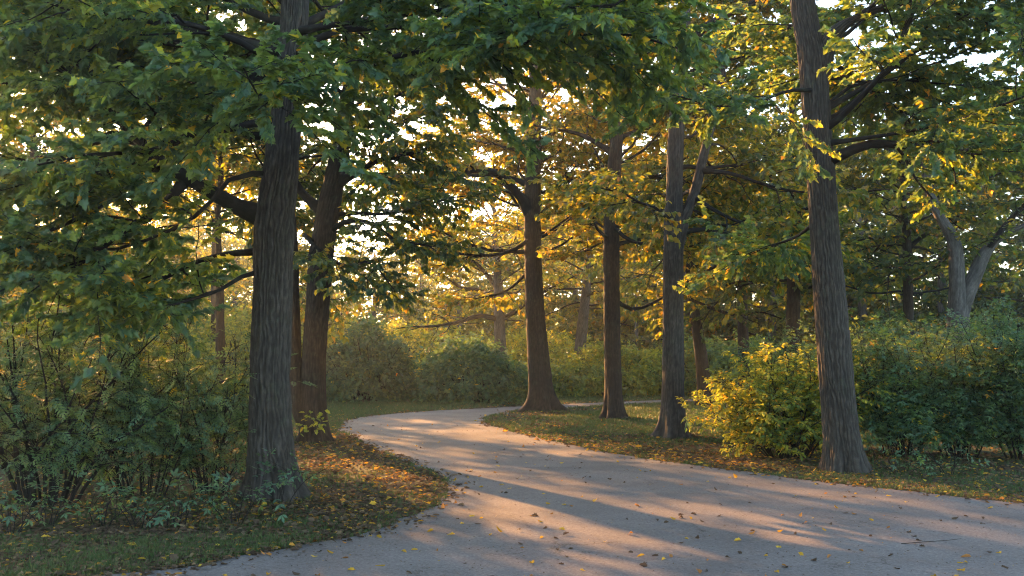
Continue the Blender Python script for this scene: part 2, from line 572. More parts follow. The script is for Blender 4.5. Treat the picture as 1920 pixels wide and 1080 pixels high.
def tints(n, mean, spread, pyellow, g, clump=None):
    t = np.clip(g.normal(mean, spread, n), 0, .7)
    if clump is not None:
        t = np.clip(t + clump, 0, .78)
    y = g.random(n) < pyellow
    t[y] = g.uniform(.6, .95, y.sum())
    return t


# ------------------------------------------------------------------ trees
def resample(P, n):
    P = np.asarray(P, float)
    C = catmull(P, .05)
    s = np.concatenate([[0], np.cumsum(np.linalg.norm(np.diff(C, axis=0), axis=1))])
    q = np.linspace(0, s[-1], n)
    return np.stack([np.interp(q, s, C[:, i]) for i in range(3)], 1), s[-1]


def trunk_mesh(name, C, rad, m, sides, step, amp, flare, seed, ridge=.05):
    """furrowed trunk: C centre line points (k,3), rad radii (k)"""
    C = np.asarray(C, float)
    Q, L = resample(np.c_[C], max(12, int(np.linalg.norm(np.diff(C, axis=0), axis=1).sum() / step)))
    sl = np.concatenate([[0], np.cumsum(np.linalg.norm(np.diff(C, axis=0), axis=1))])
    s = np.linspace(0, L, len(Q))
    rr = np.interp(s / L, sl / sl[-1], rad)
    z = Q[:, 2] - Q[0, 2]
    n = len(Q)
    ang = np.arange(sides) / sides * 2 * np.pi
    A, Zz = np.meshgrid(ang, s)
    g = np.random.default_rng(seed)
    ph = g.random(4) * 6.28
    lob = .8 * np.sin(A * 5 + ph[0] + .4 * np.sin(A * 2 + ph[1])) + .35 * np.sin(A * 3 + ph[2]) + .25 * np.sin(A * 8 + ph[3])
    fl = np.exp(-np.maximum(Zz - .02, 0) / .22)
    fl2 = np.exp(-Zz / .8)
    rad2 = rr[:, None] * (1 + flare * fl * (.75 + .55 * lob) + .10 * fl2 * lob + .035 * np.sin(A * 2 + ph[1] + Zz * .5) + .03 * np.sin(A * 3 + Zz * .9 + ph[2]))
    circ = 2 * np.pi * rr.mean()
    nr = max(8, int(circ / ridge))
    wx = (vnoise(A / 6.2832 * 9, Zz * 1.6, 9, seed) - .5) * 2.4 + (vnoise(A / 6.2832 * 23, Zz * 5, 23, seed + 1) - .5) * .8
    # interlaced vertical ridges: plates that split and rejoin, broken by short cross cracks
    wv = 1.1 * vnoise(A / 6.2832 * 9, Zz * 1.3, 9, seed + 2) + 1.0 * vnoise(A / 6.2832 * nr, Zz * 3.2, nr, seed + 3) + .7 * vnoise(A / 6.2832 * nr * 2, Zz * 11, nr * 2, seed + 8)
    sn = np.sin(2 * np.pi * (A / 6.2832 * nr + wv))
    plate = vnoise(A / 6.2832 * nr, Zz * 6, nr, seed + 5)
    rid = np.clip(.6 + .6 * sn, 0, 1) * np.clip(.25 + 1.3 * plate, .2, 1)
    nz2 = vnoise(A / 6.2832 * nr * 2 + wx * 2, Zz * 9, nr * 2, seed + 4)
    disp = amp * (rid - .6) + amp * .45 * (nz2 - .5)
    # swollen, knotty patches
    disp += .018 * (vnoise(A / 6.2832 * 5, Zz * 1.1, 5, seed + 6) - .5)
    rad2 = rad2 + disp
    ridge_attr = np.clip(rid * .8 + .4 * (nz2 - .3), 0, 1).ravel()
    V = np.empty((n, sides, 3))
    V[:, :, 0] = Q[:, None, 0] + rad2 * np.cos(A)
    V[:, :, 1] = Q[:, None, 1] + rad2 * np.sin(A)
    V[:, :, 2] = Q[:, None, 2]
    V[0, :, 2] = Q[0, 2] - .06
    i = np.arange(n - 1)[:, None] * sides; k = np.arange(sides)[None]; k1 = (k + 1) % sides
    q = np.stack([i + k, i + k1, i + sides + k1, i + sides + k], -1).reshape(-1)
    u0 = np.broadcast_to(circ * k / sides, (n - 1, sides)); u1 = np.broadcast_to(circ * (k + 1) / sides, (n - 1, sides))
    v0 = np.broadcast_to(s[:-1, None], (n - 1, sides)); v1 = np.broadcast_to(s[1:, None], (n - 1, sides))
    uv = np.stack([np.stack([u0, v0], -1), np.stack([u1, v0], -1), np.stack([u1, v1], -1), np.stack([u0, v1], -1)], -2).reshape(-1, 2)
    return make_mesh(name, V.reshape(-1, 3), q, np.full(len(q) // 4, 4), m, uv=uv, attrs={'ridge': ridge_attr}), Q, rr


def wpx(w, p):
    """photo width in pixels -> radius in metres at point p"""
    dep = p[1] * CP + (p[2] - CAM_H) * SP
    return w * dep / FPX / 2


def make_tree(name, label, group, base, trunk, ztop, bark, seed, limbs=(), stems=(), nrand=20, zlo=3.0, zhi=10.0,
              L0=4.0, L1=2.5, e0=15, e1=55, trop1=.0, az=None, leaf=T_MAPLE, lsize=.12, tint=.2, spread=.12, pyel=.05,
              per2=2.2, per3=5.0, perleaf=22, sides=96, step=.03, amp=.012, flare=.55, ridge=.05, limb_objects=True,
              len2=(.7, .46), len3=(.38, .24), droop=.35, leafmat='leaf', clump=.12, wander1=.13, avoid=None):
    g = np.random.default_rng(seed)
    per2, per3, perleaf, nrand = per2 * 1.5, per3 * 1.35, perleaf * 1.5, int(nrand * 1.35)
    Y0 = ground(*base)[1] if len(base) == 2 else base[2]
    B = at(trunk[0][0], trunk[0][1], Y0) if len(base) == 3 else ground(*base)
    B[2] = 0
    root = empty(name, B, label, 'tree', group)
    org = B

    def trunk_line(tr, top, first=None):
        pts, rad = [], []
        if first is not None:
            pts.append(first[0]); rad.append(first[1])
        for k, (px, py, w) in enumerate(tr):
            p = at(px, py, Y0)
            if first is None and k == 0: p[2] = 0
            pts.append(p); rad.append(wpx(w, p))
        a_, b_ = pts[-2], pts[-1]
        d = (b_ - a_) / max(1e-6, b_[2] - a_[2])
        d[:2] *= .6
        if top > b_[2] + .3:
            zs = np.linspace(b_[2], top, 6)[1:]
            for q, zz in enumerate(zs):
                pts.append(b_ + d * (zz - b_[2]) + np.array([g.normal(0, .06), g.normal(0, .06), 0]))
                rad.append(rad[len(pts) - 2] * (.86 if q < 4 else .5))
        return np.array(pts), np.array(rad)

    C, rad = trunk_line(trunk, ztop)
    me, Q, rr = trunk_mesh('trunk', C - org, rad, M[bark], sides, step, amp, flare, seed, ridge)
    link('trunk', me, root)
    axes = [(Q + org, rr)]
    for st_pts, (px0, py0, w0), top in stems:        # further stems that leave the trunk
        p0 = at(px0, py0, Y0)
        C2, rad2 = trunk_line(st_pts, top, (p0, wpx(w0, p0)))
        me2, Q2, rr2 = trunk_mesh('stem', C2 - org, rad2, M[bark], max(24, sides // 2), step * 1.4, amp * .7, 0, seed + 50, ridge)
        link('stem', me2, root)
        axes.append((Q2 + org, rr2))

    n1 = 12
    P1, R1, L1s = [], [], []
    for pts, w0, dy, ext in limbs:                   # limbs the photo shows
        q = []
        for k, (px, py) in enumerate(pts):
            q.append(at(px, py, Y0 + dy * k / max(1, len(pts) - 1)))
        q = np.array(q)
        r0 = wpx(w0, q[0])
        if ext > 0:
            d = norm(q[-1] - q[-2]); d[2] = d[2] * .5 + .1
            q = np.vstack([q, q[-1] + norm(d) * ext * .5 + g.normal(0, .08, 3), q[-1] + norm(d) * ext + [0, 0, -.05 * ext] + g.normal(0, .12, 3)])
        p, ln = resample(q, n1)
        P1.append(p); L1s.append(ln)
        R1.append(r0 * np.linspace(1, .22, n1) * g.uniform(.92, 1.1, n1))
    if nrand:
        k = np.arange(nrand)
        h = zlo + (zhi - zlo) * ((k + g.random(nrand)) / nrand) ** .9
        fr = (h - zlo) / max(.1, zhi - zlo)
        azs = (k * 2.39996 + g.normal(0, .35, nrand)) if az is None else g.uniform(az[0], az[1], nrand)
        ax_i = g.integers(0, len(axes), nrand)
        st, r0 = [], []
        for hh, ai in zip(h, ax_i):
            A_, r_ = axes[ai]
            if hh < A_[0, 2] + .3: A_, r_ = axes[0]
            st.append([np.interp(hh, A_[:, 2], A_[:, i]) for i in range(3)])
            r0.append(np.interp(hh, A_[:, 2], r_))
        if avoid is not None:      # keep the side towards the camera open above the trunk
            dv = (azs - math.radians(-90) + np.pi) % (2 * np.pi) - np.pi
            lim = math.radians(avoid)
            azs = np.where(np.abs(dv) < lim, math.radians(-90) + np.sign(dv + 1e-6) * (lim + np.abs(dv)), azs)
        e = np.radians(e0 + (e1 - e0) * fr + g.normal(0, 8, nrand))
        d = np.stack([np.cos(azs) * np.cos(e), np.sin(azs) * np.cos(e), np.sin(e)], 1)
        ln = (L0 + (L1 - L0) * fr) * g.uniform(.75, 1.2, nrand)
        p = grow_paths(np.array(st), d, ln, n1, wander1, trop1, g)
        r0 = np.minimum(np.array(r0) * g.uniform(.22, .36, nrand), .010 + .009 * ln)
        P1 += list(p); L1s += list(ln); R1 += list(r0[:, None] * np.linspace(1, .2, n1)[None])
    P1 = np.array(P1); R1 = np.array(R1); L1s = np.array(L1s)
    P2, R2, L2, i2 = children(P1, R1, L1s, per2, .30, 1, 55, len2[0], len2[1], 7, .13, -.005, g, rmul=.5, flat=.35, rmin=.006)
    # the limb tips go on as shoots of their own
    P3, R3, L3, i3 = children(P2, R2, L2, per3, .12, 1, 48, len3[0], len3[1], 4, .14, -.015, g, rmul=.5, flat=.4, rmin=.0035)
    P3b, R3b, L3b, i3b = children(P1, R1, L1s, per3 * .5, .45, 1, 55, len3[0] * 1.2, 0.05, 4, .14, -.04, g, rmul=.2, flat=.8, rmin=.0035)
    own3 = np.concatenate([i2[i3], i3b])
    P3 = np.concatenate([P3, P3b]); R3 = np.concatenate([R3, R3b]); L3 = np.concatenate([L3, L3b])
    if limb_objects:
        for k in range(len(P1)):
            b = Buf()
            b.tubes(P1[k:k + 1] - org, R1[k:k + 1] * np.r_[1.7, 1.2, 1.04, np.ones(n1 - 3)][None], 14)
            s2 = i2 == k
            b.tubes(P2[s2] - org, R2[s2], 6)
            s3 = own3 == k
            b.tubes(P3[s3] - org, R3[s3], 3)
            link('limb', b.mesh('limb', M['twig']), root)
    else:
        b = Buf()
        b.tubes(P1 - org, R1, 8); b.tubes(P2 - org, R2, 4); b.tubes(P3 - org, R3, 3)
        link('branchwork', b.mesh('branchwork', M['twig']), root)
    pos, D, Nr, ix = leaves_on(P3, L3, perleaf, g, droop=droop)
    n = len(pos)
    cl = g.normal(0, clump, len(P3))[ix]
    me = leaf_mesh('crown', pos - org, D, Nr, lsize * g.uniform(.6, 1.25, n), leaf, tints(n, tint, spread, pyel, g, cl), g.random(n), M[leafmat])
    link('crown', me, root)
    print(name, label[:30], 'leaves', n, 'faces', len(me.polygons))
    return root


make_tree('maple_tree', 'thick furrowed grey trunk rising from the left shrubs at the path edge, teal green crown', 'trees along the path',
          (512, 935), [(514, 935, 82), (507, 820, 78), (506, 700, 73), (510, 550, 72), (514, 420, 74), (529, 300, 64), (546, 120, 52), (553, 0, 50)], 9.5,
          'bark', 101,
          limbs=[([(505, 410), (450, 390), (400, 362), (350, 335), (300, 300), (255, 262), (215, 205), (165, 120)], 29, -.2, 1.6),
                 ([(355, 338), (310, 312), (230, 318), (130, 330), (20, 345)], 20, .2, 1.5),
                 ([(262, 262), (200, 255), (120, 290), (30, 320), (-80, 330)], 16, -.6, 1.5),
                 ([(525, 225), (470, 232), (425, 243), (360, 250), (280, 285)], 14, -1.5, 1.2),
                 ([(545, 200), (610, 150), (700, 118), (800, 95), (930, 90)], 13, -2.3, 1.0),
                 ([(548, 110), (620, 60), (760, 50), (900, 40), (1060, 70)], 14, -1.6, 1.3),
                 ([(515, 470), (440, 475), (370, 490), (310, 520)], 14, .6, 1.2),
                 ([(540, 170), (500, 110), (430, 70), (330, 40), (200, 30)], 14, -1.9, 1.2),
                 ([(505, 505), (450, 520), (420, 540), (380, 555)], 9, -.6, .8),
                 ([(350, 335), (290, 400), (220, 440), (150, 500)], 16, -1.4, .9),
                 ([(545, 150), (541, 140), (528, 150), (490, 175)], 9, -2.4, .9),
                 ([(550, 60), (650, 42), (780, 25), (950, 5), (1100, 15)], 12, -2.6, .8),
                 ([(525, 260), (460, 250), (380, 200), (280, 170), (150, 160)], 12, -.5, 1.5),
                 ([(522, 330), (440, 330), (380, 395), (300, 440), (200, 470)], 10, -1.2, 1.0),
                 ([(300, 300), (200, 380), (100, 430), (0, 460)], 10, -1.5, 1.0),
                 ([(545, 60), (640, 10), (760, -40), (900, -60)], 14, 1.2, 1.5)],
          nrand=17, avoid=50, az=(1.3, 4.3), zlo=4.6, zhi=8.0, L0=4.2, L1=2.4, e0=14, e1=50, trop1=-.01, leafmat='leaf_near', droop=.2, leaf=T_MAPLE, lsize=.096, tint=.15, spread=.10, pyel=.025,
          per2=3.2, per3=6.6, perleaf=34, sides=240, step=.02, amp=.024, flare=.55, ridge=.042)

make_tree('twin_trunk_tree', 'two reddish brown trunks splitting low behind the thick furrowed trunk on the left', 'trees along the path',
          (592, 830), [(592, 830, 50), (588, 760, 47), (588, 680, 46), (594, 580, 46), (602, 480, 46), (618, 380, 42), (634, 300, 34), (648, 200, 30)], 10.5,
          'bark_brown', 202,
          stems=[([(564, 780, 28), (557, 730, 28), (552, 660, 26), (550, 560, 24), (546, 440, 22)], (584, 822, 24), 9)],
          limbs=[([(612, 400), (585, 380), (565, 360), (540, 320)], 20, .5, 1.5), ([(610, 440), (650, 415), (700, 420), (740, 450)], 12, -.8, 1.0),
                 ([(605, 470), (570, 440), (600, 470), (650, 500)], 9, -1.2, 1.0), ([(625, 350), (660, 330), (710, 300), (760, 290)], 14, -.6, 1.2)],
          nrand=24, zlo=4.6, zhi=10.0, L0=3.8, L1=2.2, e0=10, e1=50, lsize=.14, tint=.20, spread=.14, pyel=.10, leaf=T_OAK,
          per2=2.6, per3=5.4, perleaf=21, sides=110, step=.035, amp=.014, flare=.5, ridge=.05)

make_tree('leaning_maple_tree', 'thick leaning grey brown trunk standing at the right edge of the path before the shrubs', 'trees along the path',
          (1588, 885), [(1588, 885, 66), (1578, 800, 62), (1568, 700, 60), (1556, 560, 57), (1543, 400, 53), (1533, 250, 50), (1524, 120, 52), (1508, 20, 46), (1500, -60, 44)], 9.8,
          'bark', 303,
          stems=[([(1552, 85, 36), (1580, 48, 32), (1620, 28, 30), (1665, 8, 28), (1720, -30, 24)], (1532, 160, 40), 8.0)],
          limbs=[([(1545, 300), (1580, 290), (1620, 272), (1660, 270), (1730, 275)], 20, -.8, 1.3),
                 ([(1540, 270), (1600, 262), (1680, 250), (1780, 230), (1870, 200)], 9, -1.6, 1.2),
                 ([(1535, 170), (1480, 170), (1420, 190), (1340, 200)], 7, -1.6, 1.0),
                 ([(1538, 210), (1600, 160), (1690, 150), (1790, 160)], 7, .9, 1.3),
                 ([(1545, 400), (1500, 440), (1450, 460), (1420, 470)], 8, 2.6, .5),
                 ([(1655, 12), (1720, 0), (1790, 20), (1880, 40)], 16, -.6, 1.5)],
          nrand=14, avoid=45, az=(-1.2, 1.65), zlo=4.8, zhi=8.6, L0=4.2, L1=2.4, e0=14, e1=50, leafmat='leaf_near', droop=.22, lsize=.105, tint=.14, spread=.10, pyel=.05,
          per2=2.7, per3=5.8, perleaf=29, sides=200, step=.024, amp=.022, flare=.45, ridge=.042)

make_tree('flared_maple_tree', 'wide based trunk with spreading roots in the bend of the path', 'trees along the path',
          (1015, 772), [(1015, 772, 52), (1012, 720, 45), (1006, 620, 38), (1000, 500, 33), (998, 390, 30), (1000, 300, 28), (1003, 200, 24)], 15.5,
          'bark_brown', 404,
          limbs=[([(995, 400), (975, 368), (950, 340), (920, 318), (880, 320), (800, 330)], 17, -1.5, 2.5),
                 ([(1005, 440), (960, 470), (900, 480), (840, 470)], 8, -1.5, 2.0),
                 ([(1003, 280), (1050, 240), (1100, 220), (1140, 215)], 12, 1, 2.0),
                 ([(1000, 470), (1050, 480), (1100, 470)], 7, -2.0, 1.5),
                 ([(1000, 350), (940, 330), (850, 330), (780, 335)], 9, 1.5, 2.0),
                 ([(1000, 500), (950, 545), (890, 560)], 6, 1.0, 1.2)],
          nrand=42, avoid=85, zlo=4.8, zhi=15, L0=5.2, L1=3.0, e0=12, e1=50, lsize=.17, tint=.50, spread=.14, pyel=.28, leaf=T_OAK,
          per2=2.0, per3=4.0, perleaf=16, sides=80, step=.06, amp=.016, flare=.85, ridge=.06)

make_tree('forked_maple_tree', 'slender dark trunk between the flared trunk and the two stemmed trunk', 'trees along the path',
          (1152, 787), [(1152, 787, 38), (1150, 720, 33), (1147, 600, 31), (1147, 450, 29), (1148, 370, 28), (1156, 260, 22), (1165, 150, 18)], 14,
          'bark_brown', 505,
          limbs=[([(1148, 385), (1165, 360), (1190, 335), (1240, 332), (1300, 340)], 15, -.8, 1.8),
                 ([(1154, 290), (1130, 275), (1095, 255), (1060, 245)], 11, .6, 1.5),
                 ([(1147, 420), (1180, 450), (1240, 462)], 8, -1.2, 1.5),
                 ([(1147, 450), (1120, 430), (1110, 400)], 6, -1.2, 1.5),
                 ([(1147, 560), (1190, 580), (1240, 560), (1280, 540)], 8, 2.0, 1.5)],
          nrand=24, avoid=85, az=(-.4, 2.0), zlo=4.6, zhi=13.5, L0=4.4, L1=2.4, e0=12, e1=50, lsize=.16, tint=.46, spread=.14, pyel=.24, leaf=T_OAK,
          per2=2.1, per3=4.2, perleaf=16, sides=80, step=.055, amp=.014, flare=.55, ridge=.055)

make_tree('two_stemmed_tree', 'tall dark trunk splitting in two stems, left of the yellow green shrub', 'trees along the path',
          (1262, 822), [(1262, 822, 52), (1262, 750, 44), (1262, 620, 40), (1263, 460, 36), (1265, 350, 30), (1271, 200, 28), (1282, 60, 24)], 11.5,
          'bark', 606,
          stems=[([(1286, 405, 22), (1303, 360, 20), (1320, 290, 18), (1336, 225, 16)], (1268, 470, 28), 9.0)],
          limbs=[([(1278, 110), (1300, 72), (1330, 45), (1390, 15), (1450, -10)], 18, -.6, 1.8),
                 ([(1270, 440), (1320, 430), (1400, 450), (1480, 470)], 9, 1.5, 1.5),
                 ([(1312, 320), (1370, 325), (1430, 345), (1500, 360)], 8, -1.2, 1.5),
                 ([(1265, 420), (1230, 390), (1200, 380)], 7, -1.0, 1.5),
                 ([(1300, 370), (1350, 400), (1400, 420)], 8, -1.0, 1.2)],
          nrand=24, avoid=85, az=(-.3, 2.2), zlo=4.4, zhi=11.0, L0=4.0, L1=2.2, e0=5, e1=50, lsize=.145, tint=.38, spread=.14, pyel=.18, leaf=T_OAK,
          per2=2.2, per3=4.6, perleaf=17, sides=90, step=.045, amp=.014, flare=.6, ridge=.05)

FAR = dict(leaf=T_KITE, limb_objects=False, sides=36, step=.12, ridge=.08, amp=.015, leafmat='leaf_far')
make_tree('oak_tree', 'dark trunk standing behind the yellow green shrub beside the far path', 'trees beyond the bend',
          (1322, 762), [(1322, 762, 28), (1318, 700, 25), (1310, 630, 22), (1298, 560, 20), (1290, 480, 16)], 11, 'bark_brown', 707,
          limbs=[([(1300, 565), (1340, 580), (1385, 592)], 8, -1, 1.5), ([(1296, 530), (1340, 500), (1400, 490)], 8, 1, 1.5)],
          nrand=26, zlo=4.4, zhi=10.5, L0=4.6, L1=2.5, e0=0, e1=50, lsize=.24, tint=.26, pyel=.08, per2=1.5, per3=2.8, perleaf=10, **FAR)
make_tree('low_branched_tree', 'grey trunk with wide crooked branches above the round bushes', 'trees beyond the bend',
          (0, 0, 48.0), [(940, 739, 26), (939, 670, 23), (936, 600, 21), (934, 540, 18), (930, 470, 13)], 10, 'bark_grey', 808,
          limbs=[([(936, 600), (900, 592), (860, 604), (810, 612)], 10, -1.5, 2.0), ([(934, 565), (900, 545), (865, 540), (845, 525)], 9, -1, 2.0),
                 ([(938, 600), (965, 585), (990, 565)], 10, 0, 2.5), ([(932, 540), (900, 500), (870, 480), (850, 460)], 9, 1, 2.0)],
          nrand=24, zlo=4.8, zhi=9.5, L0=5.0, L1=3, e0=-2, e1=45, lsize=.25, tint=.38, pyel=.12, per2=1.3, per3=2.4, perleaf=8, **FAR)
make_tree('golden_tree', 'golden leaved tree beyond the grass, directly behind the brown twin trunks', 'trees beyond the bend',
          (0, 0, 44.0), [(545, 745, 20), (545, 660, 17), (543, 560, 14)], 8.2, 'bark_brown', 816,
          nrand=28, zlo=3.0, zhi=7.8, L0=4.4, L1=2.0, e0=0, e1=45, lsize=.20, tint=.36, pyel=.10, per2=1.7, per3=3.2, perleaf=10, **FAR)
make_tree('tall_oak_tree', 'tall tree with a high crown far behind the furrowed trunk', 'trees beyond the bend',
          (0, 0, 40.0), [(400, 752, 17), (402, 640, 15), (403, 520, 14), (404, 440, 12)], 12.0, 'bark_brown', 817,
          nrand=30, zlo=6.8, zhi=11.5, L0=2.4, L1=1.5, e0=5, e1=45, lsize=.21, tint=.38, pyel=.18, per2=2.0, per3=3.6, perleaf=11, **FAR)
make_tree('broad_oak_tree', 'broad green tree behind the left shrubs with leaves down to their tops', 'trees beyond the bend',
          (0, 0, 31.0), [(50, 774, 24), (52, 640, 21), (54, 520, 18)], 11.5, 'bark_brown', 818,
          nrand=44, zlo=3.6, zhi=11.0, L0=4.8, L1=2.2, e0=0, e1=45, lsize=.19, tint=.34, pyel=.18, per2=2.0, per3=3.8, perleaf=12, **FAR)
make_tree('low_golden_tree', 'low golden tree far behind the left shrubs, between the broad tree and the furrowed trunk', 'trees beyond the bend',
          (0, 0, 46.0), [(262, 742, 18), (262, 640, 16), (264, 540, 13)], 9.0, 'bark_brown', 819,
          nrand=28, zlo=3.4, zhi=8.2, L0=4.6, L1=2.2, e0=-2, e1=40, lsize=.24, tint=.46, pyel=.25, per2=1.8, per3=3.3, perleaf=10, **FAR)
make_tree('leaning_grey_tree', 'pale grey leaning trunk beyond the far path, beside the flared trunk', 'trees beyond the bend',
          (1082, 739), [(1082, 739, 24), (1085, 680, 22), (1092, 610, 20), (1100, 540, 16)], 10.5, 'bark_grey', 809,
          nrand=26, zlo=4.2, zhi=10, L0=5.0, L1=3, e0=-4, e1=45, lsize=.27, tint=.42, pyel=.25, per2=1.4, per3=2.5, perleaf=8, **FAR)
make_tree('far_oak_tree', 'thin dark trunk seen above the yellow green shrub', 'trees beyond the bend',
          (0, 0, 40.0), [(1395, 752, 22), (1394, 650, 20), (1392, 560, 18)], 11, 'bark_brown', 810,
          nrand=26, zlo=4.6, zhi=10.5, L0=4.4, L1=2.5, e0=-4, e1=45, lsize=.24, tint=.28, pyel=.10, per2=1.5, per3=2.6, perleaf=10, **FAR)
make_tree('stout_oak_tree', 'stout dark trunk just left of the leaning trunk, above the shrub', 'trees beyond the bend',
          (0, 0, 33.0), [(1487, 768, 32), (1486, 650, 28), (1488, 560, 26)], 11.5, 'bark_brown', 811,
          nrand=30, zlo=4.0, zhi=11, L0=4.6, L1=2.5, e0=-4, e1=45, lsize=.20, tint=.20, pyel=.08, per2=1.7, per3=3.2, perleaf=11, **FAR)
make_tree('spreading_tree', 'pale trunk spreading into curved stems above the right hedge', 'trees beyond the bend',
          (0, 0, 27.0), [(1795, 790, 46), (1795, 660, 42), (1797, 590, 40), (1795, 540, 30), (1790, 460, 25), (1764, 408, 22)], 8.5, 'bark_grey', 812,
          stems=[([(1822, 530, 30), (1850, 470, 26), (1885, 440, 22), (1935, 415, 18)], (1800, 585, 32), 6.8)],
          limbs=[([(1840, 490), (1865, 450), (1900, 405), (1930, 380)], 14, -.5, 2.0)],
          nrand=26, avoid=80, zlo=5.8, zhi=9.5, L0=4.6, L1=3, e0=5, e1=45, lsize=.18, tint=.24, pyel=.10, per2=1.7, per3=3.2, perleaf=11, **FAR)
make_tree('dark_forked_tree', 'dark forked stem in the leaves left of the pale spreading trunk', 'trees beyond the bend',
          (0, 0, 31.0), [(1705, 775, 22), (1703, 600, 19), (1702, 470, 17), (1696, 410, 13)], 9.5, 'bark_brown', 813,
          limbs=[([(1702, 470), (1720, 450), (1755, 430)], 10, 0, 2.0)],
          nrand=26, zlo=3.6, zhi=9.0, L0=4.2, L1=2.5, e0=-5, e1=45, lsize=.20, tint=.22, pyel=.08, per2=1.6, per3=3.0, perleaf=11, **FAR)
make_tree('small_oak_tree', 'brown trunk glimpsed above the left shrubs, left of the furrowed trunk', 'trees beyond the bend',
          (0, 0, 27.0), [(414, 789, 20), (413, 650, 17), (412, 540, 14)], 9.0, 'bark_brown', 814,
          nrand=30, zlo=5.0, zhi=9.4, L0=4.4, L1=2.4, e0=0, e1=45, lsize=.19, tint=.36, pyel=.2, per2=2.0, per3=3.8, perleaf=12, **FAR)
for px_, Y_, sd_, lab_ in [(120, 24, 821, 'young golden tree glimpsed behind the thick stemmed shrub'), (-30, 25, 822, 'young golden tree at the left edge behind the shrubs'),
                           (-150, 22, 823, 'young green tree cut off by the left border behind the shrubs')]:
    make_tree('young_tree', lab_, 'young trees behind the left shrubs', (0, 0, Y_), [(px_, 675 + 1.65 * FPX / Y_, 14), (px_ + 3, 600, 11), (px_ + 5, 560, 9)], 3.6, 'bark_brown', sd_,
              nrand=24, zlo=.9, zhi=3.0, L0=2.3, L1=1.0, e0=5, e1=50, lsize=.17, tint=.36, pyel=.22, per2=1.7, per3=3.2, perleaf=10, **FAR)
make_tree('pale_thin_tree', 'very thin pale trunk between the two dark trunks right of the bend', 'trees beyond the bend',
          (0, 0, 58.0), [(1195, 728, 8), (1194, 660, 7), (1193, 600, 6)], 9.0, 'bark_grey', 815,
          nrand=18, zlo=5.0, zhi=8.8, L0=3.4, L1=2, e0=5, e1=45, lsize=.28, tint=.42, pyel=.2, per2=1.3, per3=2.3, perleaf=8, **FAR)


# ------------------------------------------------------------------ shrubs
def make_shrub(name, label, group, cx, cy, rx, ry, h, seed, stems=16, tmpl=T_PIN, lsize=.17, tint=.1, spread=.1, pyel=.02,
               t0=.25, per2=4.5, per3=5.0, perleaf=9, droop=.3, lean=.55, stem_r=.014, trop=-.035, thick=True, clump=.08, cat='shrub'):
    g = np.random.default_rng(seed)
    if cat == 'shrub':
        per2, per3, perleaf, stems = per2 * 1.7, per3 * 2.5, perleaf * 1.9, int(stems * 1.4)
    root = empty(name, (cx, cy, 0), label, cat, group)
    n = stems
    a = np.arange(n) * 2.39996 + g.normal(0, .3, n)
    q = np.sqrt((np.arange(n) + .5) / n)
    st = np.stack([np.cos(a) * rx * .28 * q, np.sin(a) * ry * .28 * q, np.full(n, -.03)], 1)
    out = lean * q * g.uniform(.6, 1.3, n)
    d = np.stack([np.cos(a) * out * rx / h * 1.6, np.sin(a) * out * ry / h * 1.6, np.ones(n)], 1)
    ln = h * (1.12 - .15 * q) * g.uniform(.78, 1.1, n)
    P1 = grow_paths(st, d, ln, 10, .10, trop * q, g)
    R1 = stem_r * g.uniform(.6, 1.3, n)[:, None] * np.linspace(1, .3, 10)[None]
    P2, R2, L2, i2 = children(P1, R1, ln, per2, t0, 1, 45, .26, .26, 6, .14, -.02, g, rmul=.6, flat=1.2, rmin=.004)
    P3, R3, L3, i3 = children(P2, R2, L2, per3, .2, 1, 45, .14, .14, 4, .15, -.05, g, rmul=.6, flat=.7, rmin=.0025)
    for k in range(n if thick else 0):
        b = Buf(); b.tubes(P1[k:k + 1], R1[k:k + 1], 7)
        s2 = i2 == k
        b.tubes(P2[s2], R2[s2], 4); b.tubes(P3[i2[i3] == k], R3[i2[i3] == k], 3)
        link('stem', b.mesh('stem', M['twig']), root)
    if not thick:
        b = Buf(); b.tubes(P1, R1, 6); b.tubes(P2, R2, 3)
        link('stemwork', b.mesh('stemwork', M['twig']), root)
    Pl = np.concatenate([P3]); Ll = np.concatenate([L3])
    pos, D, Nr, ix = leaves_on(Pl, Ll, perleaf, g, droop=droop, tilt=.4)
    ok = pos[:, 2] > .03
    pos, D, Nr, ix = pos[ok], D[ok], Nr[ok], ix[ok]
    m = len(pos)
    cl = g.normal(0, clump, len(Pl))[ix]
    me = leaf_mesh('foliage', pos, D, Nr, lsize * g.uniform(.65, 1.2, m), tmpl, tints(m, tint, spread, pyel, g, cl), g.random(m), M['shrub_leaf'])
    link('foliage', me, root)
    print(name, label[:30], 'leaves', m, 'faces', len(me.polygons))
    return root


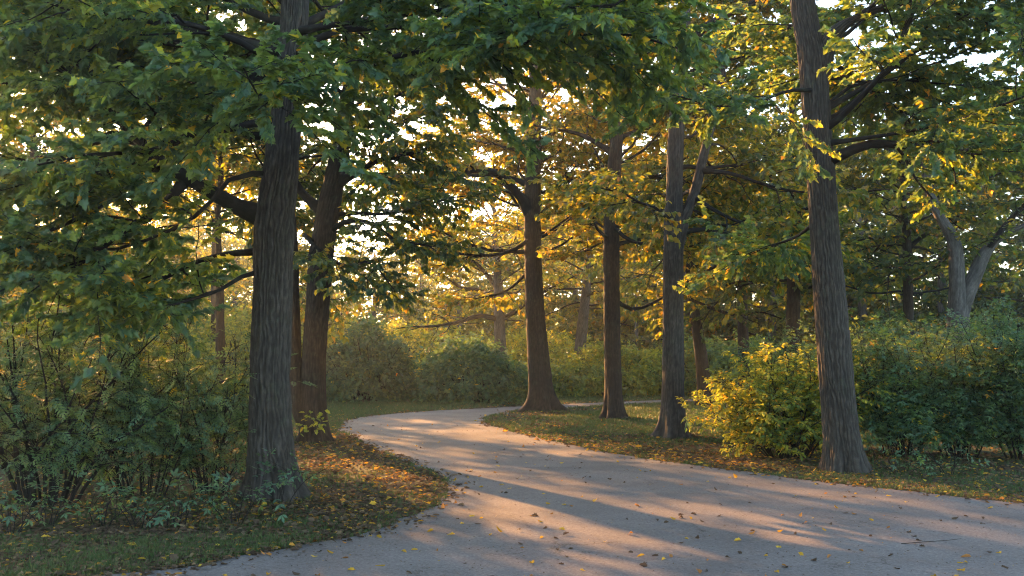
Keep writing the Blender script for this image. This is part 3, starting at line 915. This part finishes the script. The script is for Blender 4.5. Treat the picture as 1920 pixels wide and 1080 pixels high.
def make_bush(name, label, group, cx, cy, rx, ry, h, seed, n, lsize, tint):
    """rounded bush: many stems inside, sprays of leaves over a lumpy dome"""
    g = np.random.default_rng(seed)
    root = empty(name, (cx, cy, 0), label, 'bush', group)
    m = 26
    a = np.arange(m) * 2.39996
    q = np.sqrt((np.arange(m) + .5) / m)
    st = np.stack([np.cos(a) * rx * .3 * q, np.sin(a) * ry * .3 * q, np.full(m, -.03)], 1)
    d = np.stack([np.cos(a) * q * rx, np.sin(a) * q * ry, np.full(m, h * .8)], 1)
    P1 = grow_paths(st, d, h * (1.0 - .1 * q), 9, .10, -.02 * q, g)
    R1 = .03 * g.uniform(.6, 1.2, m)[:, None] * np.linspace(1, .3, 9)[None]
    P2, R2, L2, i2 = children(P1, R1, np.full(m, h), 3, .15, 1, 45, .3, .3, 5, .14, 0, g, rmul=.6, flat=1.2, rmin=.008)
    b = Buf(); b.tubes(P1, R1, 6); b.tubes(P2, R2, 4)
    link('stemwork', b.mesh('stemwork', M['twig']), root)
    k = n // 9                                            # sprays of nine leaves
    zc = g.uniform(-.6, 1, k); ph = g.random(k) * 6.2832
    dirs = np.stack([np.cos(ph) * np.sqrt(1 - zc * zc), np.sin(ph) * np.sqrt(1 - zc * zc), zc], 1)
    bumps = norm(g.normal(0, 1, (22, 3)) + [0, 0, .3]); amp = g.uniform(-.18, .20, 22)
    f = 1 + (amp[None] * np.exp(-(1 - dirs @ bumps.T) / .07)).sum(1)
    f *= 1 - .45 * g.random(k) ** 2.2 + np.where(g.random(k) < .2, g.uniform(0, .24, k), 0)
    ctr = dirs * f[:, None] * [rx, ry, h * .62] + [0, 0, h * .38]
    outw = norm(dirs * [1, 1, .8] + [0, 0, .45] + g.normal(0, .25, (k, 3)))
    ix = np.repeat(np.arange(k), 9)
    pos = ctr[ix] + g.normal(0, lsize * .55, (k * 9, 3))
    D = outw[ix] * .7 + g.normal(0, .55, (k * 9, 3)); D[:, 2] -= .45
    Nr = outw[ix] + [0, 0, .5] + g.normal(0, .35, (k * 9, 3))
    ok = pos[:, 2] > .04
    pos, D, Nr, ix = pos[ok], D[ok], Nr[ok], ix[ok]
    cl = g.normal(0, .07, k)[ix]
    me = leaf_mesh('foliage', pos, D, Nr, lsize * g.uniform(.6, 1.25, len(pos)), T_KITE, tints(len(pos), tint, .07, .002, g, cl), g.random(len(pos)), M['shrub_leaf'])
    link('foliage', me, root)
    return root


def G(px, py):
    return ground(px, py)[:2]


SH = 'shrubs under the left tree'
for k, (px, py, rx, h, st, lab) in enumerate([
        (85, 945, 1.15, 2.15, 22, 'teal green shrub with a cluster of thick dark stems at the left edge'),
        (270, 930, 1.05, 2.05, 15, 'teal green feathery shrub between the thick stemmed shrub and the furrowed trunk'),
        (395, 925, .72, 1.75, 14, 'lower feathery shrub pressed against the left of the furrowed trunk'),
        (-110, 930, 1.2, 2.2, 15, 'feathery green shrub cut off by the left border of the photo'),
        (170, 880, 1.2, 2.3, 15, 'taller feathery shrub in the row behind the thick stemmed shrub')]):
    c = G(px, py)
    make_shrub('feathery_shrub', lab, SH, c[0], c[1], rx, rx * .8, h, 900 + k, stems=st, tint=.10, spread=.08, pyel=.004, lsize=.165,
               per2=4.2, per3=3.8, perleaf=5.6, stem_r=.020 if k == 0 else .011, t0=.16 if k == 0 else .09)
SH = 'shrubs along the right path edge'
c = G(1478, 858)
make_shrub('golden_shrub', 'yellow green sunlit shrub left of the leaning trunk', SH, c[0], c[1], 1.25, 1.0, 1.75, 920, stems=30,
           tmpl=T_OVAL, lsize=.08, tint=.42, spread=.10, pyel=.08, t0=.08, per2=6, per3=6, perleaf=21, lean=.72)
for k, (px, py, rx, h, lab) in enumerate([
        (1530, 835, 1.0, 2.2, 'dark green shrub directly behind the leaning trunk'),
        (1690, 858, 1.0, 2.2, 'dark green shrub just right of the leaning trunk, bare stems below'),
        (1800, 856, 1.1, 2.25, 'dark green shrub with many bare upright stems, below the pale spreading trunk'),
        (1925, 862, 1.15, 2.4, 'dark green shrub at the right border of the photo'),
        (1740, 820, 1.3, 2.4, 'taller green shrub in the row behind the bare stemmed shrubs'),
        (1900, 815, 1.4, 2.55, 'tallest green shrub at the back near the right border')]):
    c = G(px, py)
    make_shrub('hedge_shrub', lab, SH, c[0], c[1], rx, rx * .8, h, 930 + k, stems=16, tmpl=T_PIN3, lsize=.15, tint=.10, spread=.09, pyel=.015,
               t0=.06, per2=4.8, per3=5.2, perleaf=9)
SH = 'bushes beyond the far path'
for k, (px, py, w, top, tn, lab) in enumerate([
        (686, 754, 170, 618, .02, 'rounded dark green bush across the bend, next to the brown trunks'),
        (890, 755, 200, 653, .02, 'wide low dark green bush across the bend, left of the flared trunk'),
        (575, 742, 240, 590, .46, 'light green bush half hidden behind the brown twin trunks'),
        (1150, 742, 190, 650, .40, 'yellow green bush seen right of the flared trunk'),
        (1235, 741, 200, 660, .42, 'yellow green bush seen between the slender trunk and the two stemmed trunk'),
        (1040, 744, 150, 690, .34, 'small yellow green bush beside the pale leaning trunk'),
        (775, 733, 280, 600, .50, 'tall loose yellow green bush rising behind the rounded dark bush'),
        (1330, 742, 200, 640, .22, 'green bush behind the dark trunk at the far path'),
        (1000, 733, 260, 620, .54, 'loose yellow green bush behind the low wide bush'),
        (470, 752, 240, 600, .40, 'golden green bush behind the furrowed trunk'),
        (1430, 742, 220, 640, .22, 'dull green bush behind the sunlit shrub'),
        (390, 744, 250, 575, .40, 'tall golden green bush seen through the leaves left of the furrowed trunk'),
        (230, 742, 280, 560, .36, 'tall yellow green bush far behind the feathery shrubs'),
        (60, 744, 280, 565, .40, 'tall golden bush far behind the thick dark stems'),
        (-120, 742, 280, 560, .34, 'tall bush at the left border far behind the shrubs')]):
    c = ground(px, py)
    Y = c[1]
    hh = at(px, top, Y)[2]
    rx = w / FPX * Y / 2
    make_bush('round_bush', lab, SH, c[0], c[1], rx, rx * .75, hh, 960 + k, 9000 if k < 2 else 7000, .20, tn)

# young plants in the litter
YP = 'young plants in the leaf litter'
g = np.random.default_rng(77)
for k, (px, py, h, tn, lab) in enumerate([
        (575, 836, .62, .52, 'yellow green seedling between the furrowed trunk and the brown trunks'),
        (90, 985, .35, .04, 'teal seedling below the thick dark stems'),
        (190, 985, .32, .04, 'teal seedling in the litter right of the thick dark stems'),
        (262, 990, .30, .04, 'low teal seedling at the grass edge below the shrubs'),
        (330, 988, .30, .04, 'low teal seedling with a yellow leaf beside it'),
        (440, 982, .42, .05, 'teal seedling at the foot of the furrowed trunk'),
        (520, 945, .55, .05, 'teal leafy shoots covering the base of the furrowed trunk'),
        (20, 1000, .40, .04, 'dark teal seedling in the lower left corner'),
        (1690, 890, .40, .10, 'low green seedling right of the leaning trunk'),
        (1780, 892, .42, .08, 'green seedling below the bare hedge stems')]):
    c = G(px, py)
    make_shrub('seedling', lab, YP, c[0], c[1], h * .9, h * .8, h, 1000 + k, stems=7, tmpl=T_PIN3 if k else T_OAK, lsize=.15 if k else .12, tint=tn, spread=.06, pyel=.0,
               t0=.2, per2=6, per3=6, perleaf=8, stem_r=.006, thick=False, cat='seedling')


# ------------------------------------------------------------------ distant wood: a few trees, copied
def copy_tree(o, loc, rz, sc, label, group):
    c = o.copy(); COL.objects.link(c)
    c.location = loc; c.rotation_euler = (0, 0, rz); c.scale = (sc, sc, sc)
    c['label'] = label; c['group'] = group
    for ch in o.children:
        d = ch.copy(); COL.objects.link(d); d.parent = c
    return c


def wood_tree(seed, tint, pyel, h, lsz, zlo):
    base = (0, 0, 60.0)
    p = at(960, 675, 60)
    return make_tree('wood_tree', 'wood tree', 'trees of the distant wood', base, [(960, 727, 16), (961, 650, 14), (960, 560, 12)], h, 'bark_grey', seed,
                     nrand=30, zlo=zlo, zhi=h - .5, L0=4.4, L1=2.4, e0=-4, e1=45, lsize=lsz, tint=tint, pyel=pyel, per2=1.7, per3=3.2, perleaf=9.5, **FAR)


WT = [wood_tree(1201, .34, .08, 10.5, .30, 2.2), wood_tree(1202, .28, .05, 11.5, .30, 2.0), wood_tree(1203, .20, .05, 12.5, .30, 2.4)]
LBL = ['hazy golden tree in the distant wood behind the bushes', 'hazy yellow green tree in the distant wood behind the bushes',
       'hazy dull green tree in the distant wood behind the bushes']
# (photo x of the trunk, depth, kind, scale)
WOOD = [(-40, 72, 1, 1.15), (90, 80, 0, 1.2), (200, 74, 1, 1.1), (310, 82, 0, 1.2), (410, 76, 1, 1.05), (500, 86, 0, 1.05), (-200, 66, 1, 1.1),
        (700, 62, 0, .80), (790, 70, 0, .95), (860, 60, 1, .85), (930, 74, 0, 1.0), (1010, 62, 1, .95), (1080, 70, 0, 1.1), (1150, 64, 1, 1.0),
        (1220, 72, 1, 1.15), (1290, 60, 2, 1.05), (1370, 66, 1, 1.2), (1450, 58, 2, 1.15), (1540, 62, 2, 1.2), (1620, 52, 1, 1.05), (1690, 60, 2, 1.2),
        (1770, 50, 1, 1.0), (1860, 56, 2, 1.2), (1950, 46, 1, 1.05), (2060, 52, 2, 1.2), (620, 72, 1, .8), (540, 60, 0, .7), (440, 56, 0, .75),
        (340, 62, 1, .8), (230, 54, 0, .75), (120, 60, 1, .8), (20, 52, 0, .75), (-90, 60, 1, .8), (1000, 92, 1, 1.2), (880, 95, 0, 1.05), (760, 92, 1, .9),
        (1130, 90, 2, 1.4), (1260, 92, 1, 1.4), (1400, 90, 2, 1.5), (1560, 84, 1, 1.5), (640, 100, 0, .8)]
grp = 'trees of the distant wood'
first = [True] * 3
for k, (px, Y, kd, sc) in enumerate(WOOD):
    p = at(px, 675, Y)
    loc = (float(p[0]), float(Y), 0)
    rz = float(rng.random() * 6.28)
    if first[kd]:
        o = WT[kd]; o.location = loc; o.rotation_euler = (0, 0, rz); o.scale = (sc,) * 3; o['label'] = LBL[kd]; first[kd] = False
    else:
        copy_tree(WT[kd], loc, rz, sc, LBL[kd], grp)

# tall undergrowth between the distant trees
UB = [make_bush('tall_bush', 'tall hazy yellow green bush far off between the distant trees', 'undergrowth of the distant wood', 0, 0, 4.2, 2.6, 5.2, 1301, 9000, .30, .36),
      make_bush('tall_bush', 'tall hazy dull green bush far off between the distant trees', 'undergrowth of the distant wood', 0, 0, 4.0, 2.6, 4.6, 1302, 8000, .30, .24)]
for k, px in enumerate(range(-60, 2060, 150)):
    kd = k % 2
    Y = 66 + 9 * ((k * 7) % 5) / 4
    p = at(px + float(rng.normal(0, 25)), 675, Y)
    loc, rz, sc = (float(p[0]), float(Y), 0), float(rng.random() * 6.28), float(rng.uniform(.85, 1.15))
    if k < 2:
        UB[kd].location = loc; UB[kd].rotation_euler = (0, 0, rz); UB[kd].scale = (sc,) * 3
    else:
        copy_tree(UB[kd], loc, rz, sc, UB[kd]['label'], UB[kd]['group'])

# ------------------------------------------------------------------ leaf litter, grass, leaves on the path
g = np.random.default_rng(5)


def scatter(n, y0, y1, margin=1.12, power=1.0):
    """points on the ground inside the view, denser close by"""
    u = g.random(n)
    if power == 1.0:
        y = y0 * (y1 / y0) ** u
    else:
        y = y0 + (y1 - y0) * u
    x = (g.random(n) * 2 - 1) * (960 / FPX) * margin * y
    return x, y


x, y = scatter(150000, 6.5, 44)
off = ~in_path(x, y)
ed = edge_dist(x, y)
left = x < -0.5 - (y - 14) * .12
patch = vnoise(x * .9 + 500, y * .9 + 500, 4096, 3) * .6 + vnoise(x * 2.6 + 500, y * 2.6 + 500, 4096, 4) * .4
dens = np.exp(-ed / np.where(left, 3.5, 2.4)) * (.35 + 1.3 * np.clip((patch - .3) * 2, 0, 1)) + .10
fore = left & (y < 9.6)
dens = np.where(fore, dens * .8 + .05, dens)
dens = np.where((y > 27), dens * .7, dens)
keep = off & (g.random(len(x)) < dens * 1.1)
spill = (~off) & (ed < .35) & (g.random(len(x)) < .42 * np.exp(-ed / .14))
keep |= spill
x, y, ed = x[keep], y[keep], ed[keep]
n = len(x)
sz = (.032 + .085 * g.beta(1.6, 3.0, n)) * np.clip(y / 14, 1, 1.5)
az_ = g.random(n) * 6.28
D = np.stack([np.cos(az_), np.sin(az_), g.normal(0, .22, n)], 1)
Nr = np.stack([g.normal(0, .33, n), g.normal(0, .33, n), np.ones(n)], 1)
pos = np.stack([x, y, g.uniform(.008, .03, n)], 1)
# leaves drifted against the path edges and round the trunks
ke = g.integers(0, len(EDGE_PTS), 4200)
xe = EDGE_PTS[ke, 0] + g.normal(0, .10, 4200); ye = EDGE_PTS[ke, 1] + g.normal(0, .10, 4200)
oke = (ye > 5) & (ye < 32) & (vnoise(xe * 1.1 + 300, ye * 1.1 + 300, 4096, 31) > .42)
TRUNKS = [(512, 935, .45), (592, 830, .38), (1588, 885, .42), (1015, 772, .62), (1152, 787, .42), (1262, 822, .45)]
xs_, ys_ = [xe[oke]], [ye[oke]]
for tx, ty, tr in TRUNKS:
    c_ = ground(tx, ty)
    a_ = g.random(260) * 6.28; r_ = tr + np.abs(g.normal(0, .28, 260))
    xs_.append(c_[0] + r_ * np.cos(a_)); ys_.append(c_[1] + r_ * np.sin(a_))
xe, ye = np.concatenate(xs_), np.concatenate(ys_)
m_ = len(xe); ab = g.random(m_) * 6.28
pos = np.vstack([pos, np.stack([xe, ye, g.uniform(.008, .045, m_)], 1)])
D = np.vstack([D, np.stack([np.cos(ab), np.sin(ab), g.normal(0, .3, m_)], 1)])
Nr = np.vstack([Nr, np.stack([g.normal(0, .4, m_), g.normal(0, .4, m_), np.ones(m_)], 1)])
sz = np.concatenate([sz, (.032 + .07 * g.beta(1.6, 3.0, m_)) * np.clip(ye / 14, 1, 1.5)])
ed = np.concatenate([ed, np.full(m_, .5)]); x = np.concatenate([x, xe]); y = np.concatenate([y, ye])
# crumbs of broken leaf trodden into the path
xb, yb = scatter(16000, 6.8, 30)
okb = in_path(xb, yb)
edb = edge_dist(xb, yb)
okb &= g.random(len(xb)) < (.28 + .7 * np.exp(-edb / .5))
xb, yb = xb[okb], yb[okb]
m_ = len(xb)
ab = g.random(m_) * 6.28
pos = np.vstack([pos, np.stack([xb, yb, np.full(m_, .009)], 1)])
D = np.vstack([D, np.stack([np.cos(ab), np.sin(ab), g.normal(0, .12, m_)], 1)])
Nr = np.vstack([Nr, np.stack([g.normal(0, .25, m_), g.normal(0, .25, m_), np.ones(m_)], 1)])
sz = np.concatenate([sz, g.uniform(.008, .022, m_) * np.clip(yb / 12, 1, 1.6)])
ed = np.concatenate([ed, np.full(m_, 9.)]); x = np.concatenate([x, xb]); y = np.concatenate([y, yb]); n = len(x)
tn = np.clip(g.beta(1.5, 2.6, n), 0, 1)
tn = np.where(g.random(n) < np.where((ed < 1.0) & (x > -.3) & (y < 22), .30, np.where(y < 10.2, .08, .18)), g.uniform(.62, 1, n), tn * .62)  # extra orange and yellow leaves by the right path edge imitate its sunlit glow
me = leaf_mesh('leaf_litter', pos, D, Nr, sz, T_OAK, tn, g.random(n), M['litter'])
tag(link('leaf_litter', me), 'brown and orange fallen leaves covering the ground beside the path', 'leaf litter', kind='stuff')
print('litter', n)

x, y = scatter(520000, 6.5, 48)
off = ~in_path(x, y)
x, y = x[off], y[off]
ed = edge_dist(x, y)
left = x < -0.5 - (y - 14) * .12
patch = vnoise(x * .8 + 300, y * .8 + 300, 4096, 13) * .6 + vnoise(x * 3 + 300, y * 3 + 300, 4096, 14) * .4
d_ = np.clip((patch - .34) * 2.6, .06, 1)
d_ = np.where(left & (y < 9.4), np.clip(d_ * 1.8 + .25, 0, 1), d_)
d_ = np.where(left & (y > 9.4) & (y < 21), d_ * .35, d_)
d_ = np.where(~left & (y < 20) & (ed > .8), d_ * .4, d_)
d_ = np.where(~left & (y >= 20) & (ed > 2.0), np.clip(d_ + .75, 0, 1), d_)
d_ = np.where(left & (y >= 24), np.clip(d_ + .7, 0, 1), d_)
keep = g.random(len(x)) < d_
x, y = x[keep], y[keep]
# tufts that lean over the path edge and stand round the trunks
ke = g.integers(0, len(EDGE_PTS), 16000)
xe = EDGE_PTS[ke, 0] + g.normal(0, .035, 16000); ye = EDGE_PTS[ke, 1] + g.normal(0, .035, 16000)
oke = (ye > 5) & (ye < 34) & (vnoise(xe * 2.2 + 300, ye * 2.2 + 300, 4096, 41) > .5)
xs_, ys_ = [x, xe[oke]], [y, ye[oke]]
for tx, ty, tr in TRUNKS:
    c_ = ground(tx, ty)
    a_ = g.random(420) * 6.28; r_ = tr + np.abs(g.normal(0, .12, 420))
    xs_.append(c_[0] + r_ * np.cos(a_)); ys_.append(c_[1] + r_ * np.sin(a_))
x, y = np.concatenate(xs_), np.concatenate(ys_)
n = len(x)
hgt = g.uniform(.025, .065, n) * np.clip(y / 18, 1, 1.8)
wid = g.uniform(.0025, .0045, n) * np.clip(y / 8, 1, 4)
az_ = g.random(n) * 6.28
sx, sy = np.cos(az_) * wid, np.sin(az_) * wid
lx, ly = g.normal(0, .45, n) * hgt, g.normal(0, .45, n) * hgt
V = np.empty((n, 5, 3))
V[:, 0] = np.stack([x - sx, y - sy, np.zeros(n)], 1)
V[:, 1] = np.stack([x + sx, y + sy, np.zeros(n)], 1)
V[:, 2] = np.stack([x + sx * .7 + lx * .35, y + sy * .7 + ly * .35, hgt * .6], 1)
V[:, 3] = np.stack([x - sx * .7 + lx * .35, y - sy * .7 + ly * .35, hgt * .6], 1)
V[:, 4] = np.stack([x + lx, y + ly, hgt], 1)
b = (np.arange(n) * 5)[:, None]
loops = (b + np.array([[0, 1, 2, 3, 3, 2, 4]])).ravel()
sizes = np.tile([4, 3], n)
me = make_mesh('grass', V.reshape(-1, 3), loops, sizes, M['grass'], attrs={'var': np.repeat(np.clip(g.beta(2, 2.5, n), 0, 1), 5)}, smooth=False)
tag(link('grass', me), 'short grass growing between the fallen leaves', 'grass', kind='stuff')
print('grass', n)

# single leaves lying on the path: three looks, several shapes each
KINDS = [((.83, .95), 'bright yellow fallen leaf lying on the grey path', 'yellow leaves on the path'),
         ((.62, .74), 'orange fallen leaf lying on the grey path', 'orange leaves on the path'),
         ((.05, .35), 'dry brown fallen leaf lying on the grey path', 'brown leaves on the path')]
shapes = []
for kd, (tr_, lab, gr_) in enumerate(KINDS):
    row = []
    for q in range(4):
        tm = [half_leaf([(.18, .20), (.34, .36), (.46, .24), (.66, .32), (.80, .16)], .55, .35), half_leaf([(.22, .20), (.5, .27), (.8, .15)], .7, .5),
              T_MAPLE, half_leaf([(.25, .28), (.55, .30), (.8, .17)], -.45, -.4)][q]
        me = leaf_mesh('fallen_leaf', np.zeros((1, 3)), np.array([[1., 0, 0]]), np.array([[0, 0, 1.]]), np.array([1.0]), tm,
                       np.array([g.uniform(*tr_)]), np.array([g.random()]), M['litter'])
        row.append(me)
    shapes.append(row)
x, y = scatter(2600, 7.3, 26, margin=1.02)
ok = in_path(x, y) & (edge_dist(x, y) > .08)
x, y = x[ok][:285], y[ok][:285]
for px_, py_ in zip(x, y):
    kd = int(g.choice(3, p=[.36, .2, .44]))
    o = link('fallen_leaf', shapes[kd][int(g.integers(4))], None, (px_, py_, .004 + .02 * g.random()))
    o.rotation_euler = (float(g.normal(0, .25)), float(g.normal(0, .2)), float(g.random() * 6.28))
    s_ = float(g.uniform(.042, .082))
    o.scale = (s_, s_, s_)
    tag(o, KINDS[kd][1], 'fallen leaf', KINDS[kd][2])

# a dry twig on the path
tp = np.array([[ground(1690, 1022) + [0, 0, .012], ground(1740, 1019) + [0, 0, .016], ground(1775, 1016) + [0, 0, .013], ground(1803, 1012) + [0, 0, .010]]])
b = Buf(); b.tubes(tp, np.array([[.0035, .003, .0025, .0015]]), 6)
tag(link('dry_twig', b.mesh('dry_twig', M['twig'])), 'thin dark dry twig lying on the path at the right', 'twig')

# ------------------------------------------------------------------ haze
hm, nt, out = mat('haze_air')
pvn = N(nt, 'ShaderNodeVolumePrincipled', {'Color': (.86, .93, .90, 1), 'Density': .0009, 'Anisotropy': .72})
nt.links.new(pvn.outputs[0], out.inputs['Volume'])
x0, x1, y0, y1, z0, z1 = -90, 90, -20, 130, -1.0, 24
hv = np.array([(x0, y0, z0), (x1, y0, z0), (x1, y1, z0), (x0, y1, z0), (x0, y0, z1), (x1, y0, z1), (x1, y1, z1), (x0, y1, z1)], float)
hf = [3, 2, 1, 0, 4, 5, 6, 7, 0, 1, 5, 4, 1, 2, 6, 5, 2, 3, 7, 6, 3, 0, 4, 7]
tag(link('haze', make_mesh('haze', hv, hf, [4] * 6, hm, smooth=False)), 'thin warm evening haze between the trees', 'haze', kind='stuff')
